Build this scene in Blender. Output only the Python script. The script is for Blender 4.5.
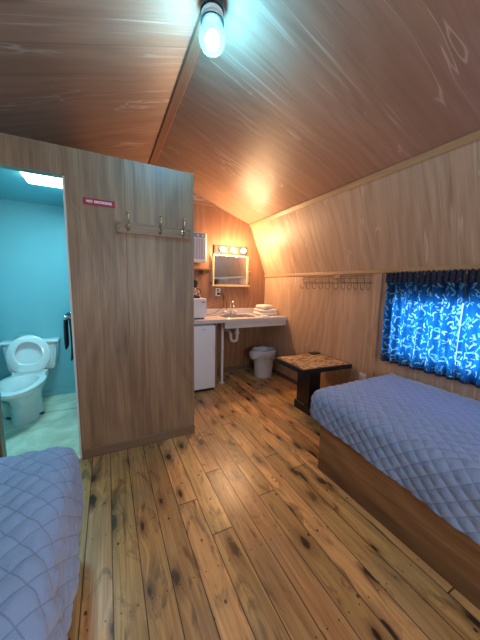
import bpy, bmesh, math, random
from mathutils import Vector, Matrix, noise
random.seed(7)
PI = math.pi
scene = bpy.context.scene
for o in list(bpy.data.objects): bpy.data.objects.remove(o)
COL = scene.collection

# ---------------------------------------------------------------- camera
cam_d = bpy.data.cameras.new('camera'); cam = bpy.data.objects.new('camera', cam_d); COL.objects.link(cam)
cam_d.sensor_fit = 'HORIZONTAL'; cam_d.sensor_width = 36.0; cam_d.lens = 262.0/480*36
cam_d.clip_start = 0.02; cam_d.clip_end = 60
Rcv = ((0.89370619, -0.44821546, 0.01980287), (-0.04065896, -0.12486971, -0.9913397), (0.44680656, 0.88516126, -0.1298208))
M = Matrix(((Rcv[0][0], -Rcv[1][0], -Rcv[2][0], 0), (Rcv[0][1], -Rcv[1][1], -Rcv[2][1], 0), (Rcv[0][2], -Rcv[1][2], -Rcv[2][2], 1.35), (0, 0, 0, 1)))
cam.matrix_world = M
scene.camera = cam

# ---------------------------------------------------------------- world, daylight, exposure
world = bpy.data.worlds.new('world'); scene.world = world; world.use_nodes = True
bg = world.node_tree.nodes['Background']; bg.inputs[0].default_value = (0.45, 0.72, 1.0, 1); bg.inputs[1].default_value = 1.5
scene.view_settings.view_transform = 'Standard'; scene.view_settings.look = 'None'
scene.view_settings.gamma = 1; scene.view_settings.use_curve_mapping = False
scene.view_settings.exposure = 0.47

def area(name, loc, rot, sx, sy, power, col):
    d = bpy.data.lights.new(name, 'AREA'); d.shape = 'RECTANGLE'; d.size = sx; d.size_y = sy; d.energy = power; d.color = col
    o = bpy.data.objects.new(name, d); COL.objects.link(o); o.location = loc; o.rotation_euler = rot
    return o
def point(name, loc, power, col, r=0.03, parent=None):
    d = bpy.data.lights.new(name, 'POINT'); d.energy = power; d.color = col; d.shadow_soft_size = r
    o = bpy.data.objects.new(name, d); COL.objects.link(o); o.location = loc
    if parent: o.parent = parent
    return o
DAY = (0.35, 0.66, 1.0)
area('daylight_side', (2.75, 0.5, 1.1), (0, PI/2, 0), 0.8, 2.0, 46, DAY)          # daylight outside the curtained window
area('rear_fill', (0.5, -1.95, 1.45), (PI/2, 0, 0), 1.3, 1.0, 46, (1.0, 0.98, 0.95)) # added fill light behind the camera, outside the added rear window
CYAN = (0.13, 0.62, 1.0)
WARM = (1.0, 0.60, 0.31)
P_BULB, P_MIRROR, P_TOILET = 36.0, 12.5, 10.5

# ---------------------------------------------------------------- node helpers
def mat(name):
    m = bpy.data.materials.new(name); m.use_nodes = True; nt = m.node_tree
    b = nt.nodes['Principled BSDF']
    return m, nt, b
class E:
    nt = None
    def __init__(s, v): s.v = v
    @staticmethod
    def m(op, *a):
        n = E.nt.nodes.new('ShaderNodeMath'); n.operation = op
        for i, x in enumerate(a):
            if isinstance(x, E): E.nt.links.new(x.v, n.inputs[i])
            else: n.inputs[i].default_value = x
        return E(n.outputs[0])
    def __add__(a, b): return E.m('ADD', a, b)
    __radd__ = __add__
    def __mul__(a, b): return E.m('MULTIPLY', a, b)
    __rmul__ = __mul__
    def __sub__(a, b): return E.m('SUBTRACT', a, b)
    def __rsub__(a, b): return E.m('SUBTRACT', b, a)
    def __truediv__(a, b): return E.m('DIVIDE', a, b)
def absn(a): return E.m('ABSOLUTE', a)
def floor_(a): return E.m('FLOOR', a)
def fract(a): return E.m('FRACT', a)
def ss(a, lo, hi):
    n = E.nt.nodes.new('ShaderNodeMapRange'); n.interpolation_type = 'SMOOTHSTEP'
    E.nt.links.new(a.v, n.inputs[0]); n.inputs[1].default_value = lo; n.inputs[2].default_value = hi
    n.inputs[3].default_value = 0; n.inputs[4].default_value = 1
    return E(n.outputs[0])
def vec(x, y, z=0.0):
    n = E.nt.nodes.new('ShaderNodeCombineXYZ')
    for i, c in enumerate((x, y, z)):
        if isinstance(c, E): E.nt.links.new(c.v, n.inputs[i])
        else: n.inputs[i].default_value = c
    return E(n.outputs[0])
def nz(v, scale=1.0, detail=3.0, rough=0.5, dist=0.0):
    n = E.nt.nodes.new('ShaderNodeTexNoise'); E.nt.links.new(v.v, n.inputs['Vector'])
    n.inputs['Scale'].default_value = scale; n.inputs['Detail'].default_value = detail
    n.inputs['Roughness'].default_value = rough; n.inputs['Distortion'].default_value = dist
    return E(n.outputs[0])
def wn(v):
    n = E.nt.nodes.new('ShaderNodeTexWhiteNoise'); n.noise_dimensions = '3D'; E.nt.links.new(v.v, n.inputs['Vector'])
    return E(n.outputs['Value'])
def vor(v, scale, feat='F1', rnd=1.0):
    n = E.nt.nodes.new('ShaderNodeTexVoronoi'); n.feature = feat; n.voronoi_dimensions = '2D'; E.nt.links.new(v.v, n.inputs['Vector'])
    n.inputs['Scale'].default_value = scale; n.inputs['Randomness'].default_value = rnd
    return n
def mixc(f, a, b, mode='MIX'):
    n = E.nt.nodes.new('ShaderNodeMix'); n.data_type = 'RGBA'; n.blend_type = mode
    if isinstance(f, E): E.nt.links.new(f.v, n.inputs[0])
    else: n.inputs[0].default_value = f
    for i, c in ((6, a), (7, b)):
        if isinstance(c, E): E.nt.links.new(c.v, n.inputs[i])
        else: n.inputs[i].default_value = (*c, 1)
    return E(n.outputs[2])
def uv():
    n = E.nt.nodes.new('ShaderNodeUVMap'); n.uv_map = 'UVMap'
    s = E.nt.nodes.new('ShaderNodeSeparateXYZ'); E.nt.links.new(n.outputs[0], s.inputs[0])
    return E(s.outputs[0]), E(s.outputs[1])
def objpos():
    n = E.nt.nodes.new('ShaderNodeTexCoord')
    s = E.nt.nodes.new('ShaderNodeSeparateXYZ'); E.nt.links.new(n.outputs['Object'], s.inputs[0])
    return E(s.outputs[0]), E(s.outputs[1]), E(s.outputs[2])
def link(e, sock): E.nt.links.new(e.v, sock)
def bump(h, strength, dist=0.01):
    n = E.nt.nodes.new('ShaderNodeBump'); n.inputs['Strength'].default_value = strength; n.inputs['Distance'].default_value = dist
    E.nt.links.new(h.v, n.inputs['Height']); return E(n.outputs[0])

def plywood(name, base, dark, light, rough=0.38, panel=1.22, off=0.0, seed=0.0, streak=0.5, ring=0.5, var=0.25, coat=0.1):
    m, nt, b = mat(name); E.nt = nt
    u, v = uv()
    up = (u + off) / panel
    pid = floor_(up); pf = fract(up)
    r1 = wn(vec(pid, 3.1 + seed, 0.5))
    s = pid * 7.3 + seed
    warp = nz(vec(u*1.2, v*0.55, s), 1.0, 2, 0.5)
    big = nz(vec(u*2.0, v*0.5, s), 1.0, 3, 0.55, 0.8)
    rings = fract((u*2.2 + warp*2.4)*4.0 + v*0.10)
    rings = absn(rings - 0.5) * 2.0
    rings = ss(rings, 0.1, 0.95)
    mid = nz(vec(u*22.0, v*1.0, s), 1.0, 5, 0.65, 0.5)
    fine = nz(vec(u*110.0, v*3.0, s), 1.0, 3, 0.6)
    t = rings*ring*0.35 + mid*0.75 + big*0.5 + fine*0.3
    c = mixc(ss(t, 0.55, 1.15), dark, base)
    # pale silvery squiggles in the veneer grain
    q = nz(vec(u*4.5 + warp*1.6, v*0.75, s + 4.0), 1.0, 3, 0.6, 0.5)
    line = 1.0 - ss(absn(q - 0.5), 0.0, 0.016)
    q2 = nz(vec(u*3.0 + 5.0, v*1.3, s), 1.0, 2, 0.5)
    line = line * ss(q2, 0.5, 0.62)
    fleck = ss(nz(vec(u*55.0, v*1.3, s + 9.0), 1.0, 2, 0.5, 0.5), 0.57, 0.72) * ss(nz(vec(u*2.6, v*1.1, s + 11.0), 1.0, 2), 0.46, 0.62)
    c = mixc(line*streak + fleck*streak*0.85, c, light)
    dk = ss(nz(vec(u*9.0, v*0.7, s + 2.0), 1.0, 3, 0.6, 1.2), 0.6, 0.78)
    c = mixc(dk*0.6, c, tuple(x*0.45 for x in dark))
    tone = (r1 - 0.5)*var + 1.0
    hsv = nt.nodes.new('ShaderNodeHueSaturation'); link(c, hsv.inputs['Color']); link(tone, hsv.inputs['Value'])
    c = E(hsv.outputs[0])
    seam = 1.0 - ss(absn(pf - 0.5), 0.4975, 0.4985)
    seam = 1.0 - seam
    c = mixc(seam*0.4, c, (0.02, 0.012, 0.008))
    link(c, b.inputs['Base Color'])
    rr = fine*0.12 + line*0.0 + (rough - 0.06)
    link(rr, b.inputs['Roughness'])
    link(bump(fine*0.9 + mid*0.8 - seam*1.0, 0.42, 0.004), b.inputs['Normal'])
    b.inputs['Coat Weight'].default_value = coat; b.inputs['Coat Roughness'].default_value = 0.42
    return m

def plain(name, col, rough=0.5, metal=0.0, var=0.08, sc=6.0, bmp=0.0):
    m, nt, b = mat(name); E.nt = nt
    x, y, z = objpos()
    n = nz(vec(x, y, z), sc, 4, 0.55)
    c = mixc(n, tuple(max(0, k*(1 - var)) for k in col), tuple(min(1, k*(1 + var)) for k in col))
    link(c, b.inputs['Base Color']); b.inputs['Roughness'].default_value = rough; b.inputs['Metallic'].default_value = metal
    if bmp: link(bump(nz(vec(x, y, z), sc*12, 3), bmp, 0.003), b.inputs['Normal'])
    return m
def emis(name, col, strength):
    m, nt, b = mat(name); b.inputs['Base Color'].default_value = (*col, 1)
    b.inputs['Emission Color'].default_value = (*col, 1); b.inputs['Emission Strength'].default_value = strength
    return m

# materials ------------------------------------------------------
M_ceil = plywood('ceiling_plywood', (0.49, 0.295, 0.20), (0.37, 0.205, 0.135), (0.78, 0.62, 0.48), rough=0.42, off=0.68, seed=1, streak=0.6, ring=0.35, coat=0.35)
M_wallr = plywood('wall_plywood', (0.60, 0.40, 0.265), (0.44, 0.27, 0.17), (0.72, 0.55, 0.38), rough=0.47, off=0.72, seed=5, streak=0.9, ring=0.4, var=0.12)
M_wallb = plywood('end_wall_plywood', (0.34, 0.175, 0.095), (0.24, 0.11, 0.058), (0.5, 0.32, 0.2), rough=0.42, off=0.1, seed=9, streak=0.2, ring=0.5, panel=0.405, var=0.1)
M_part = plywood('partition_plywood', (0.38, 0.235, 0.135), (0.18, 0.098, 0.056), (0.42, 0.30, 0.19), rough=0.42, off=1.08, seed=13, streak=0.25, ring=0.25, var=0.1)
M_trim = plywood('trim_wood', (0.50, 0.33, 0.17), (0.36, 0.21, 0.10), (0.6, 0.45, 0.28), rough=0.4, panel=50, seed=17, streak=0.0, ring=0.2)
M_ridge = plywood('ridge_wood', (0.42, 0.22, 0.13), (0.30, 0.14, 0.08), (0.5, 0.35, 0.2), rough=0.4, panel=50, seed=19, streak=0.0, ring=0.2)
M_base = plywood('baseboard_wood', (0.40, 0.25, 0.15), (0.28, 0.16, 0.09), (0.4, 0.3, 0.2), rough=0.4, panel=50, seed=21, streak=0.0, ring=0.2)
M_bed = plywood('bed_plywood', (0.50, 0.27, 0.125), (0.24, 0.11, 0.05), (0.6, 0.36, 0.18), rough=0.4, panel=50, seed=23, streak=0.15, ring=0.3)

def floor_mat():
    m, nt, b = mat('knotty_pine_floor'); E.nt = nt
    x, y, z = objpos()
    W = 0.122
    xb = (x + 0.033 + 5*W) / W
    bid = floor_(xb); bf = fract(xb)
    r1 = wn(vec(bid, 1.0, 0.0)); r2 = wn(vec(bid, 2.0, 4.0))
    L = 3.1
    yb = (y + r2*5.0 + 4.0) / L
    sid = floor_(yb); sf = fract(yb)
    r3 = wn(vec(bid, sid, 9.0))
    s = bid*3.7 + sid*1.9
    # knots
    vn = vor(vec(x*1.0 + bid*0.37, y*0.42 + s*3.3, 0.0), 8.0)
    kd = E(vn.outputs['Distance'])
    sep = nt.nodes.new('ShaderNodeSeparateColor'); nt.links.new(vn.outputs['Color'], sep.inputs[0])
    pick = ss(E(sep.outputs[0]), 0.50, 0.52)
    size = E(sep.outputs[1])*0.7 + 0.45
    wob = nz(vec(x*30.0, y*14.0, s), 1.0, 3, 0.6)
    kk = kd/size + (wob - 0.5)*0.34
    core = (1.0 - ss(kk, 0.10, 0.22)) * pick
    halo = (1.0 - ss(kk, 0.12, 0.60)) * pick
    near = 1.0 - ss(kd, 0.0, 0.6)
    g = nz(vec((x + (near*pick*0.03))*16.0, y*0.7, s), 1.0, 3, 0.55, 0.7)
    fine = nz(vec(x*150.0, y*4.0, s), 1.0, 2, 0.6)
    rings = absn(fract(g*5.0) - 0.5)*2.0
    t = rings*0.22 + g*0.5 + fine*0.42
    c = mixc(ss(t, 0.15, 0.95), (0.36, 0.16, 0.05), (0.86, 0.52, 0.20))
    hsv = nt.nodes.new('ShaderNodeHueSaturation'); link(c, hsv.inputs['Color'])
    link((r3 - 0.5)*0.55 + 1.0, hsv.inputs['Value']); link((r1 - 0.5)*0.02 + 0.5, hsv.inputs['Hue'])
    c = E(hsv.outputs[0])
    # smoky stain streaks that follow the grain
    st = ss(nz(vec(x*7.0 + 3.0, y*1.9, s), 1.0, 4, 0.62, 2.6), 0.52, 0.70)
    c = mixc(st*0.72, c, (0.12, 0.045, 0.02))
    c = mixc(halo*0.6, c, (0.15, 0.055, 0.02))
    c = mixc(core*0.95, c, (0.022, 0.009, 0.006))
    # small dark pin knots
    v2 = vor(vec(x + 7.0, y*0.75 + bid*1.7, 0.0), 15.0)
    s2 = nt.nodes.new('ShaderNodeSeparateColor'); nt.links.new(v2.outputs['Color'], s2.inputs[0])
    pin = (1.0 - ss(E(v2.outputs['Distance']), 0.07, 0.12)) * ss(E(s2.outputs[0]), 0.9, 0.92)
    c = mixc(pin*0.9, c, (0.03, 0.012, 0.008))
    # worn, dulled varnish in patches
    wear = ss(nz(vec(x*1.8, y*1.5, 2.0), 1.0, 4, 0.6, 0.6), 0.44, 0.66)
    c = mixc(wear*0.38, c, (0.30, 0.235, 0.125))
    # nails: two per board every 0.41 m
    ny = (absn(fract(y/0.41) - 0.5)*0.41)
    nx = absn(absn(bf - 0.5) - 0.26)*W
    nd = E.m('SQRT', nx*nx + ny*ny)
    nail = 1.0 - ss(nd, 0.0028, 0.0045)
    c = mixc(nail*0.85, c, (0.02, 0.012, 0.01))
    seam = ss(absn(bf - 0.5), 0.472, 0.487)
    joint = ss(absn(sf - 0.5), 0.4985, 0.4993)
    gap = E.m('MAXIMUM', seam, joint)
    c = mixc(gap*0.85, c, (0.018, 0.008, 0.005))
    link(c, b.inputs['Base Color'])
    link(wear*0.16 + fine*0.1 + 0.25, b.inputs['Roughness'])
    link(bump(fine*0.25 + g*0.3 - gap*1.5 - core*0.3, 0.3, 0.004), b.inputs['Normal'])
    return m
M_floor = floor_mat()

def vinyl_mat():
    m, nt, b = mat('bathroom_vinyl'); E.nt = nt
    x, y, z = objpos()
    n = nz(vec(x, y, 0), 3.0, 5, 0.65, 0.8)
    c = mixc(ss(n, 0.35, 0.7), (0.62, 0.62, 0.46), (0.95, 0.93, 0.74))
    sm = 1.0 - ss(absn(y + x*0.05 - 3.16), 0.004, 0.009)
    c = mixc(sm*0.7, c, (0.08, 0.08, 0.07))
    link(c, b.inputs['Base Color']); b.inputs['Roughness'].default_value = 0.35
    return m
def quilt_mat(name, col, dark):
    m, nt, b = mat(name); E.nt = nt
    x, y, z = objpos()
    n = nz(vec(x, y, z), 5.0, 4, 0.6)
    w = nz(vec(x*1.0, y*1.0, z), 260.0, 2, 0.6)
    c = mixc(n*0.6 + w*0.4, dark, col)
    qu, qv = uv()
    la = absn(fract(qu) - 0.5); lb = absn(fract(qv) - 0.5)
    stitch = E.m('MAXIMUM', ss(la, 0.455, 0.485), ss(lb, 0.455, 0.485))
    c = mixc(stitch*0.45, c, tuple(k*0.35 for k in dark))
    link(c, b.inputs['Base Color']); b.inputs['Roughness'].default_value = 0.78
    b.inputs['Sheen Weight'].default_value = 0.25
    link(bump(w*0.5 + nz(vec(x, y, z), 40.0, 3, 0.6, 0.8)*1.2, 0.45, 0.006), b.inputs['Normal'])
    return m
M_quilt = quilt_mat('quilted_bedspread_fabric', (0.31, 0.42, 0.67), (0.24, 0.33, 0.55))
M_matt = plain('mattress_ticking', (0.72, 0.70, 0.68), 0.8)

def curtain_mat():
    m = bpy.data.materials.new('printed_curtain_fabric'); m.use_nodes = True; nt = m.node_tree; E.nt = nt
    nt.nodes.clear(); out = nt.nodes.new('ShaderNodeOutputMaterial')
    u, v = uv()
    def blob(scale, sx, sy, so, w):
        # short curved strokes in random directions
        vn = vor(vec(u*sx + so, v*sy, 0.0), scale)
        sp = nt.nodes.new('ShaderNodeSeparateColor'); nt.links.new(vn.outputs['Color'], sp.inputs[0])
        ang = E(sp.outputs[0])*6.283
        pos = nt.nodes.new('ShaderNodeSeparateXYZ'); nt.links.new(vn.outputs['Position'], pos.inputs[0])
        px = u*sx + so - E(pos.outputs[0]); py = v*sy - E(pos.outputs[1])
        ca = E.m('COSINE', ang); sa = E.m('SINE', ang)
        a = px*ca + py*sa; q = py*ca - px*sa
        q = q + a*a*scale*1.8*(E(sp.outputs[1]) - 0.5)*2.0
        inside = (1.0 - ss(absn(q), w*0.55/scale, w/scale)) * (1.0 - ss(absn(a), 0.33/scale, 0.42/scale))
        tail = (1.0 - ss(absn(absn(q) - absn(a - 0.2/scale)*0.6), w*0.3/scale, w*0.6/scale)) * (1.0 - ss(absn(a - 0.3/scale), 0.08/scale, 0.14/scale))
        return E.m('MAXIMUM', inside, tail*0.9), E(sp.outputs[2])
    A, ra = blob(18.0, 1.0, 1.0, 1.0, 0.135)
    B, rb = blob(26.0, 1.0, 1.0, 7.7, 0.11)
    f = E.m('MAXIMUM', A, B*ss(rb, 0.5, 0.55)*0.7)
    bgc = mixc(nz(vec(u, v, 0), 9.0, 3), (0.012, 0.05, 0.16), (0.03, 0.16, 0.40))
    mot = mixc(ra, (0.12, 0.50, 0.72), (0.5, 0.74, 0.88))
    c = mixc(f, bgc, mot)
    d = nt.nodes.new('ShaderNodeBsdfDiffuse'); t = nt.nodes.new('ShaderNodeBsdfTranslucent')
    cd = mixc(0.55, c, (0.02, 0.03, 0.06))
    link(cd, d.inputs[0])
    ct = mixc(f, mixc(nz(vec(u, v, 3.0), 6.0, 3), (0.006, 0.075, 0.25), (0.014, 0.17, 0.42)), mot)
    link(ct, t.inputs[0])
    mx = nt.nodes.new('ShaderNodeMixShader'); mx.inputs[0].default_value = 0.6
    nt.links.new(d.outputs[0], mx.inputs[1]); nt.links.new(t.outputs[0], mx.inputs[2]); nt.links.new(mx.outputs[0], out.inputs[0])
    return m
M_curtain = curtain_mat()
def curtain_dark():
    m, nt, b = mat('unlit_navy_curtain_fabric'); E.nt = nt
    u, v = uv()
    n = nz(vec(u, v, 0), 70.0, 2, 0.5, 1.0)
    link(mixc(ss(n, 0.62, 0.72), (0.010, 0.014, 0.035), (0.16, 0.22, 0.38)), b.inputs['Base Color']); b.inputs['Roughness'].default_value = 0.8
    return m
M_head = curtain_dark()  # missing backlight put into the colour: dark navy for ruffle and hem
def glass_mat():
    m = bpy.data.materials.new('window_glass'); m.use_nodes = True; nt = m.node_tree; nt.nodes.clear()
    out = nt.nodes.new('ShaderNodeOutputMaterial'); t = nt.nodes.new('ShaderNodeBsdfTransparent'); g = nt.nodes.new('ShaderNodeBsdfGlossy')
    g.inputs['Roughness'].default_value = 0.02; mx = nt.nodes.new('ShaderNodeMixShader'); mx.inputs[0].default_value = 0.08
    nt.links.new(t.outputs[0], mx.inputs[1]); nt.links.new(g.outputs[0], mx.inputs[2]); nt.links.new(mx.outputs[0], out.inputs[0])
    return m
M_glass = glass_mat()
def lampglass_mat():
    m = bpy.data.materials.new('lamp_glass'); m.use_nodes = True; nt = m.node_tree; nt.nodes.clear()
    out = nt.nodes.new('ShaderNodeOutputMaterial'); t = nt.nodes.new('ShaderNodeBsdfTransparent'); t.inputs[0].default_value = (0.80, 0.97, 1.0, 1)
    tl = nt.nodes.new('ShaderNodeBsdfTranslucent'); tl.inputs[0].default_value = (0.85, 0.98, 1, 1)
    g = nt.nodes.new('ShaderNodeBsdfGlossy'); g.inputs['Roughness'].default_value = 0.08
    m1 = nt.nodes.new('ShaderNodeMixShader'); m1.inputs[0].default_value = 0.06
    m2 = nt.nodes.new('ShaderNodeMixShader'); m2.inputs[0].default_value = 0.12
    nt.links.new(t.outputs[0], m1.inputs[1]); nt.links.new(tl.outputs[0], m1.inputs[2])
    nt.links.new(m1.outputs[0], m2.inputs[1]); nt.links.new(g.outputs[0], m2.inputs[2]); nt.links.new(m2.outputs[0], out.inputs[0])
    return m
M_lampglass = lampglass_mat()
M_toiletwall = plain('bathroom_wall_panel', (0.21, 0.50, 0.57), 0.45, var=0.05, sc=2)
M_porc = plain('white_porcelain', (0.80, 0.85, 0.86), 0.16, var=0.02)
M_white = plain('white_enamel', (0.78, 0.80, 0.84), 0.3, var=0.03)
M_whitep = plain('white_plastic', (0.74, 0.74, 0.76), 0.4, var=0.04)
M_grey = plain('grey_plastic', (0.30, 0.31, 0.36), 0.4)
M_vent = plain('pale_grey_vent', (0.50, 0.50, 0.56), 0.4)
M_black = plain('black_plastic', (0.015, 0.015, 0.018), 0.35)
M_blackw = plain('black_painted_wood', (0.012, 0.012, 0.016), 0.32, bmp=0.1)
M_chrome = plain('chrome', (0.8, 0.8, 0.82), 0.12, 1.0)
M_brass = plain('brushed_brass', (0.62, 0.52, 0.34), 0.28, 1.0)
M_dkmetal = plain('aged_bronze', (0.07, 0.06, 0.045), 0.55, 0.3)
M_steel = plain('steel', (0.6, 0.6, 0.62), 0.25, 1.0)
M_counter = plain('counter_laminate', (0.62, 0.57, 0.58), 0.3, var=0.12, sc=60)
M_apron = plain('painted_apron_board', (0.62, 0.58, 0.55), 0.5)
M_pvc = plain('white_pipe', (0.7, 0.7, 0.68), 0.4)
M_towel = plain('white_terry', (0.80, 0.77, 0.76), 0.9, var=0.06, sc=40, bmp=0.6)
M_dark_towel = plain('dark_grey_terry', (0.045, 0.042, 0.05), 0.9, var=0.3, sc=30, bmp=0.6)
M_red = plain('sign_red', (0.42, 0.012, 0.035), 0.4)
M_letter = plain('sign_lettering', (0.85, 0.80, 0.82), 0.5)
M_rack = plain('tan_painted_wire', (0.26, 0.15, 0.09), 0.35, 0.2)
M_bucket = plain('bucket_plastic', (0.72, 0.72, 0.74), 0.45)
M_door = plain('white_painted_edge', (0.78, 0.88, 0.9), 0.4)
M_green = plain('pale_green_plastic', (0.20, 0.48, 0.42), 0.35)
M_frame = plywood('pale_pine_frame', (0.70, 0.55, 0.33), (0.58, 0.42, 0.23), (0.8, 0.7, 0.5), rough=0.4, panel=50, seed=31, streak=0.0, ring=0.2)
M_bagmat = plain('thin_plastic_bag', (0.62, 0.62, 0.66), 0.3, bmp=0.4)
def mirror_mat():
    m, nt, b = mat('mirror_silvering'); b.inputs['Base Color'].default_value = (0.72, 0.74, 0.74, 1); b.inputs['Metallic'].default_value = 1; b.inputs['Roughness'].default_value = 0.03
    return m
M_mirror = mirror_mat()
def osb_mat():
    m, nt, b = mat('cork_tile_top'); E.nt = nt
    x, y, z = objpos()
    wv = nz(vec(x, y, 0), 9.0, 2)
    vn = vor(vec(x*1.0 + wv*0.1, y*2.2, 0.0), 26.0)
    s2 = nt.nodes.new('ShaderNodeSeparateColor'); nt.links.new(vn.outputs['Color'], s2.inputs[0])
    c = mixc(ss(E(s2.outputs[0]), 0.2, 0.7), (0.20, 0.10, 0.05), (0.66, 0.44, 0.24))
    n = nz(vec(x, y, 3.0), 45.0, 3, 0.6)
    c = mixc(ss(n, 0.55, 0.75)*0.7, c, (0.10, 0.05, 0.03))
    link(c, b.inputs['Base Color']); b.inputs['Roughness'].default_value = 0.35
    return m
M_osb = osb_mat()

# ---------------------------------------------------------------- mesh helpers
class MB:
    def __init__(s): s.bm = bmesh.new()
    def box(s, x0, x1, y0, y1, z0, z1, bev=0.0, seg=2):
        vs = [s.bm.verts.new(p) for p in ((x0,y0,z0),(x1,y0,z0),(x1,y1,z0),(x0,y1,z0),(x0,y0,z1),(x1,y0,z1),(x1,y1,z1),(x0,y1,z1))]
        fs = [s.bm.faces.new([vs[i] for i in f]) for f in ((3,2,1,0),(4,5,6,7),(0,1,5,4),(1,2,6,5),(2,3,7,6),(3,0,4,7))]
        if bev > 0:
            es = list({e for f in fs for e in f.edges})
            bmesh.ops.bevel(s.bm, geom=es, offset=bev, segments=seg, profile=0.5, affect='EDGES')
        return s
    def prism(s, inner, off):
        a = [s.bm.verts.new(p) for p in inner]; b = [s.bm.verts.new(Vector(p) + Vector(off)) for p in inner]
        n = len(a)
        s.bm.faces.new(a); s.bm.faces.new(b[::-1])
        for i in range(n): s.bm.faces.new((a[(i+1) % n], a[i], b[i], b[(i+1) % n]))
        return s
    def loft(s, rings, cap=True, closed=True):
        prev = None; first = None
        for r in rings:
            cur = [s.bm.verts.new(p) for p in r]
            if prev:
                n = len(cur)
                for i in range(n if closed else n - 1):
                    s.bm.faces.new((prev[i], prev[(i+1) % n], cur[(i+1) % n], cur[i]))
            else: first = cur
            prev = cur
        if cap:
            s.bm.faces.new(first[::-1]); s.bm.faces.new(prev)
        return s
    def lathe(s, prof, c, seg=24, axis='z', cap=True):
        rings = []
        for r, h in prof:
            ring = []
            for i in range(seg):
                a = 2*PI*i/seg; p, q = r*math.cos(a), r*math.sin(a)
                if axis == 'z': ring.append((c[0]+p, c[1]+q, c[2]+h))
                elif axis == 'y': ring.append((c[0]+p, c[1]+h, c[2]-q))
                else: ring.append((c[0]+h, c[1]+p, c[2]+q))
            rings.append(ring)
        return s.loft(rings, cap)
    def tube(s, pts, r, seg=8, r2=None):
        pts = [Vector(p) for p in pts]; n = len(pts); rings = []
        up = None
        for i, p in enumerate(pts):
            t = (pts[min(i+1, n-1)] - pts[max(i-1, 0)]).normalized()
            if up is None:
                up = t.orthogonal().normalized()
            else:
                up = (up - t*up.dot(t)); up = up.normalized() if up.length > 1e-5 else t.orthogonal().normalized()
            w = t.cross(up); rr = r if r2 is None else r + (r2 - r)*i/(n-1)
            rings.append([p + (up*math.cos(2*PI*k/seg) + w*math.sin(2*PI*k/seg))*rr for k in range(seg)])
        return s.loft(rings)
    def sphere(s, c, r, sz=1.0, seg=20, rings=12):
        pr = []
        for i in range(1, rings):
            a = PI*i/rings; pr.append((r*math.sin(a), -r*sz*math.cos(a)))
        return s.lathe([(r*0.02, -r*sz)] + pr + [(r*0.02, r*sz)], c, seg)
    def build(s, name, m, parent=None, grain='z', smooth=False, loc=None, label=None):
        bm = s.bm; bmesh.ops.recalc_face_normals(bm, faces=bm.faces)
        L = bm.loops.layers.uv.new('UVMap'); g = 'xyz'.index(grain)
        for f in bm.faces:
            n = [abs(k) for k in f.normal]; d = n.index(max(n))
            if d == g: a, b = [i for i in range(3) if i != g]
            else: a, b = 3 - d - g, g
            for l in f.loops: l[L].uv = (l.vert.co[a], l.vert.co[b])
        base = Vector((0, 0, 0))
        if parent is None and loc is not None: base = Vector(loc)
        elif parent is not None: base = Vector(parent.get('_base', (0, 0, 0)))
        if base.length > 0: bmesh.ops.translate(bm, verts=bm.verts, vec=-base)
        me = bpy.data.meshes.new(name); bm.to_mesh(me); bm.free(); me.materials.append(m)
        if smooth:
            for p in me.polygons: p.use_smooth = True
            if smooth != 'all':
                me.set_sharp_from_angle(angle=math.radians(40))
        o = bpy.data.objects.new(name, me); COL.objects.link(o)
        if parent is not None:
            o.parent = parent; o['_base'] = list(base)
        elif loc is not None:
            o.location = base; o['_base'] = list(base)
        if label: o['label'] = label
        return o
def to_mesh(name, cu):
    tmp = bpy.data.objects.new('tmp', cu); COL.objects.link(tmp); dg = bpy.context.evaluated_depsgraph_get(); dg.update()
    me = bpy.data.meshes.new_from_object(tmp.evaluated_get(dg)); bpy.data.objects.remove(tmp)
    o = bpy.data.objects.new(name, me); COL.objects.link(o); return o
def tag(o, label, cat, group=None, kind=None):
    o['label'] = label; o['category'] = cat
    if group: o['group'] = group
    if kind: o['kind'] = kind
    return o
def thing(name, loc, label, cat, group=None):
    o = bpy.data.objects.new(name, None); COL.objects.link(o); o.location = loc; o.empty_display_size = 0.1; o['_base'] = list(loc)
    return tag(o, label, cat, group)
def struct(o, parent=None):
    o['kind'] = 'structure'; return o

# ---------------------------------------------------------------- room shell
XR, XL, YB, YF = 2.30, -1.22, 3.68, -1.7
RX, RZ = 0.536, 2.795
KRX, KZ, HZ = 2.0, 2.28, 1.515
KLX = -0.93
TH = 0.08
struct(MB().box(XL-.1, XR+.1, YF-.1, YB+.1, -0.06, 0).build('floor', M_floor))
c = MB()
c.prism([(RX, YF-.1, RZ), (RX, YB+.1, RZ), (KRX, YB+.1, KZ), (KRX, YF-.1, KZ)], (0.02, 0, TH))
c.prism([(RX, YF-.1, RZ), (KLX, YF-.1, KZ), (KLX, YB+.1, KZ), (RX, YB+.1, RZ)], (-0.02, 0, TH))
struct(c.build('ceiling', M_ceil, grain='x'))
WY0, WY1, WZ0, WZ1 = -0.15, 1.50, 0.76, 1.29
w = MB()
w.prism([(KRX, YF-.1, KZ), (KRX, YB+.1, KZ), (XR, YB+.1, HZ), (XR, YF-.1, HZ)], (TH, 0, 0.02))
w.box(XR, XR+TH, YF-.1, YB+.1, WZ1, HZ)
w.box(XR, XR+TH, YF-.1, YB+.1, -0.02, WZ0)
w.box(XR, XR+TH, YF-.1, WY0, WZ0, WZ1)
w.box(XR, XR+TH, WY1, YB+.1, WZ0, WZ1)
struct(w.build('wall_right', M_wallr))
w = MB()
w.prism([(KLX, YF-.1, KZ), (XL, YF-.1, HZ), (XL, YB+.1, HZ), (KLX, YB+.1, KZ)], (-TH, 0, 0.02))
w.box(XL-TH, XL, YF-.1, YB+.1, -0.02, HZ)
struct(w.build('wall_left', M_wallr))
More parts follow.
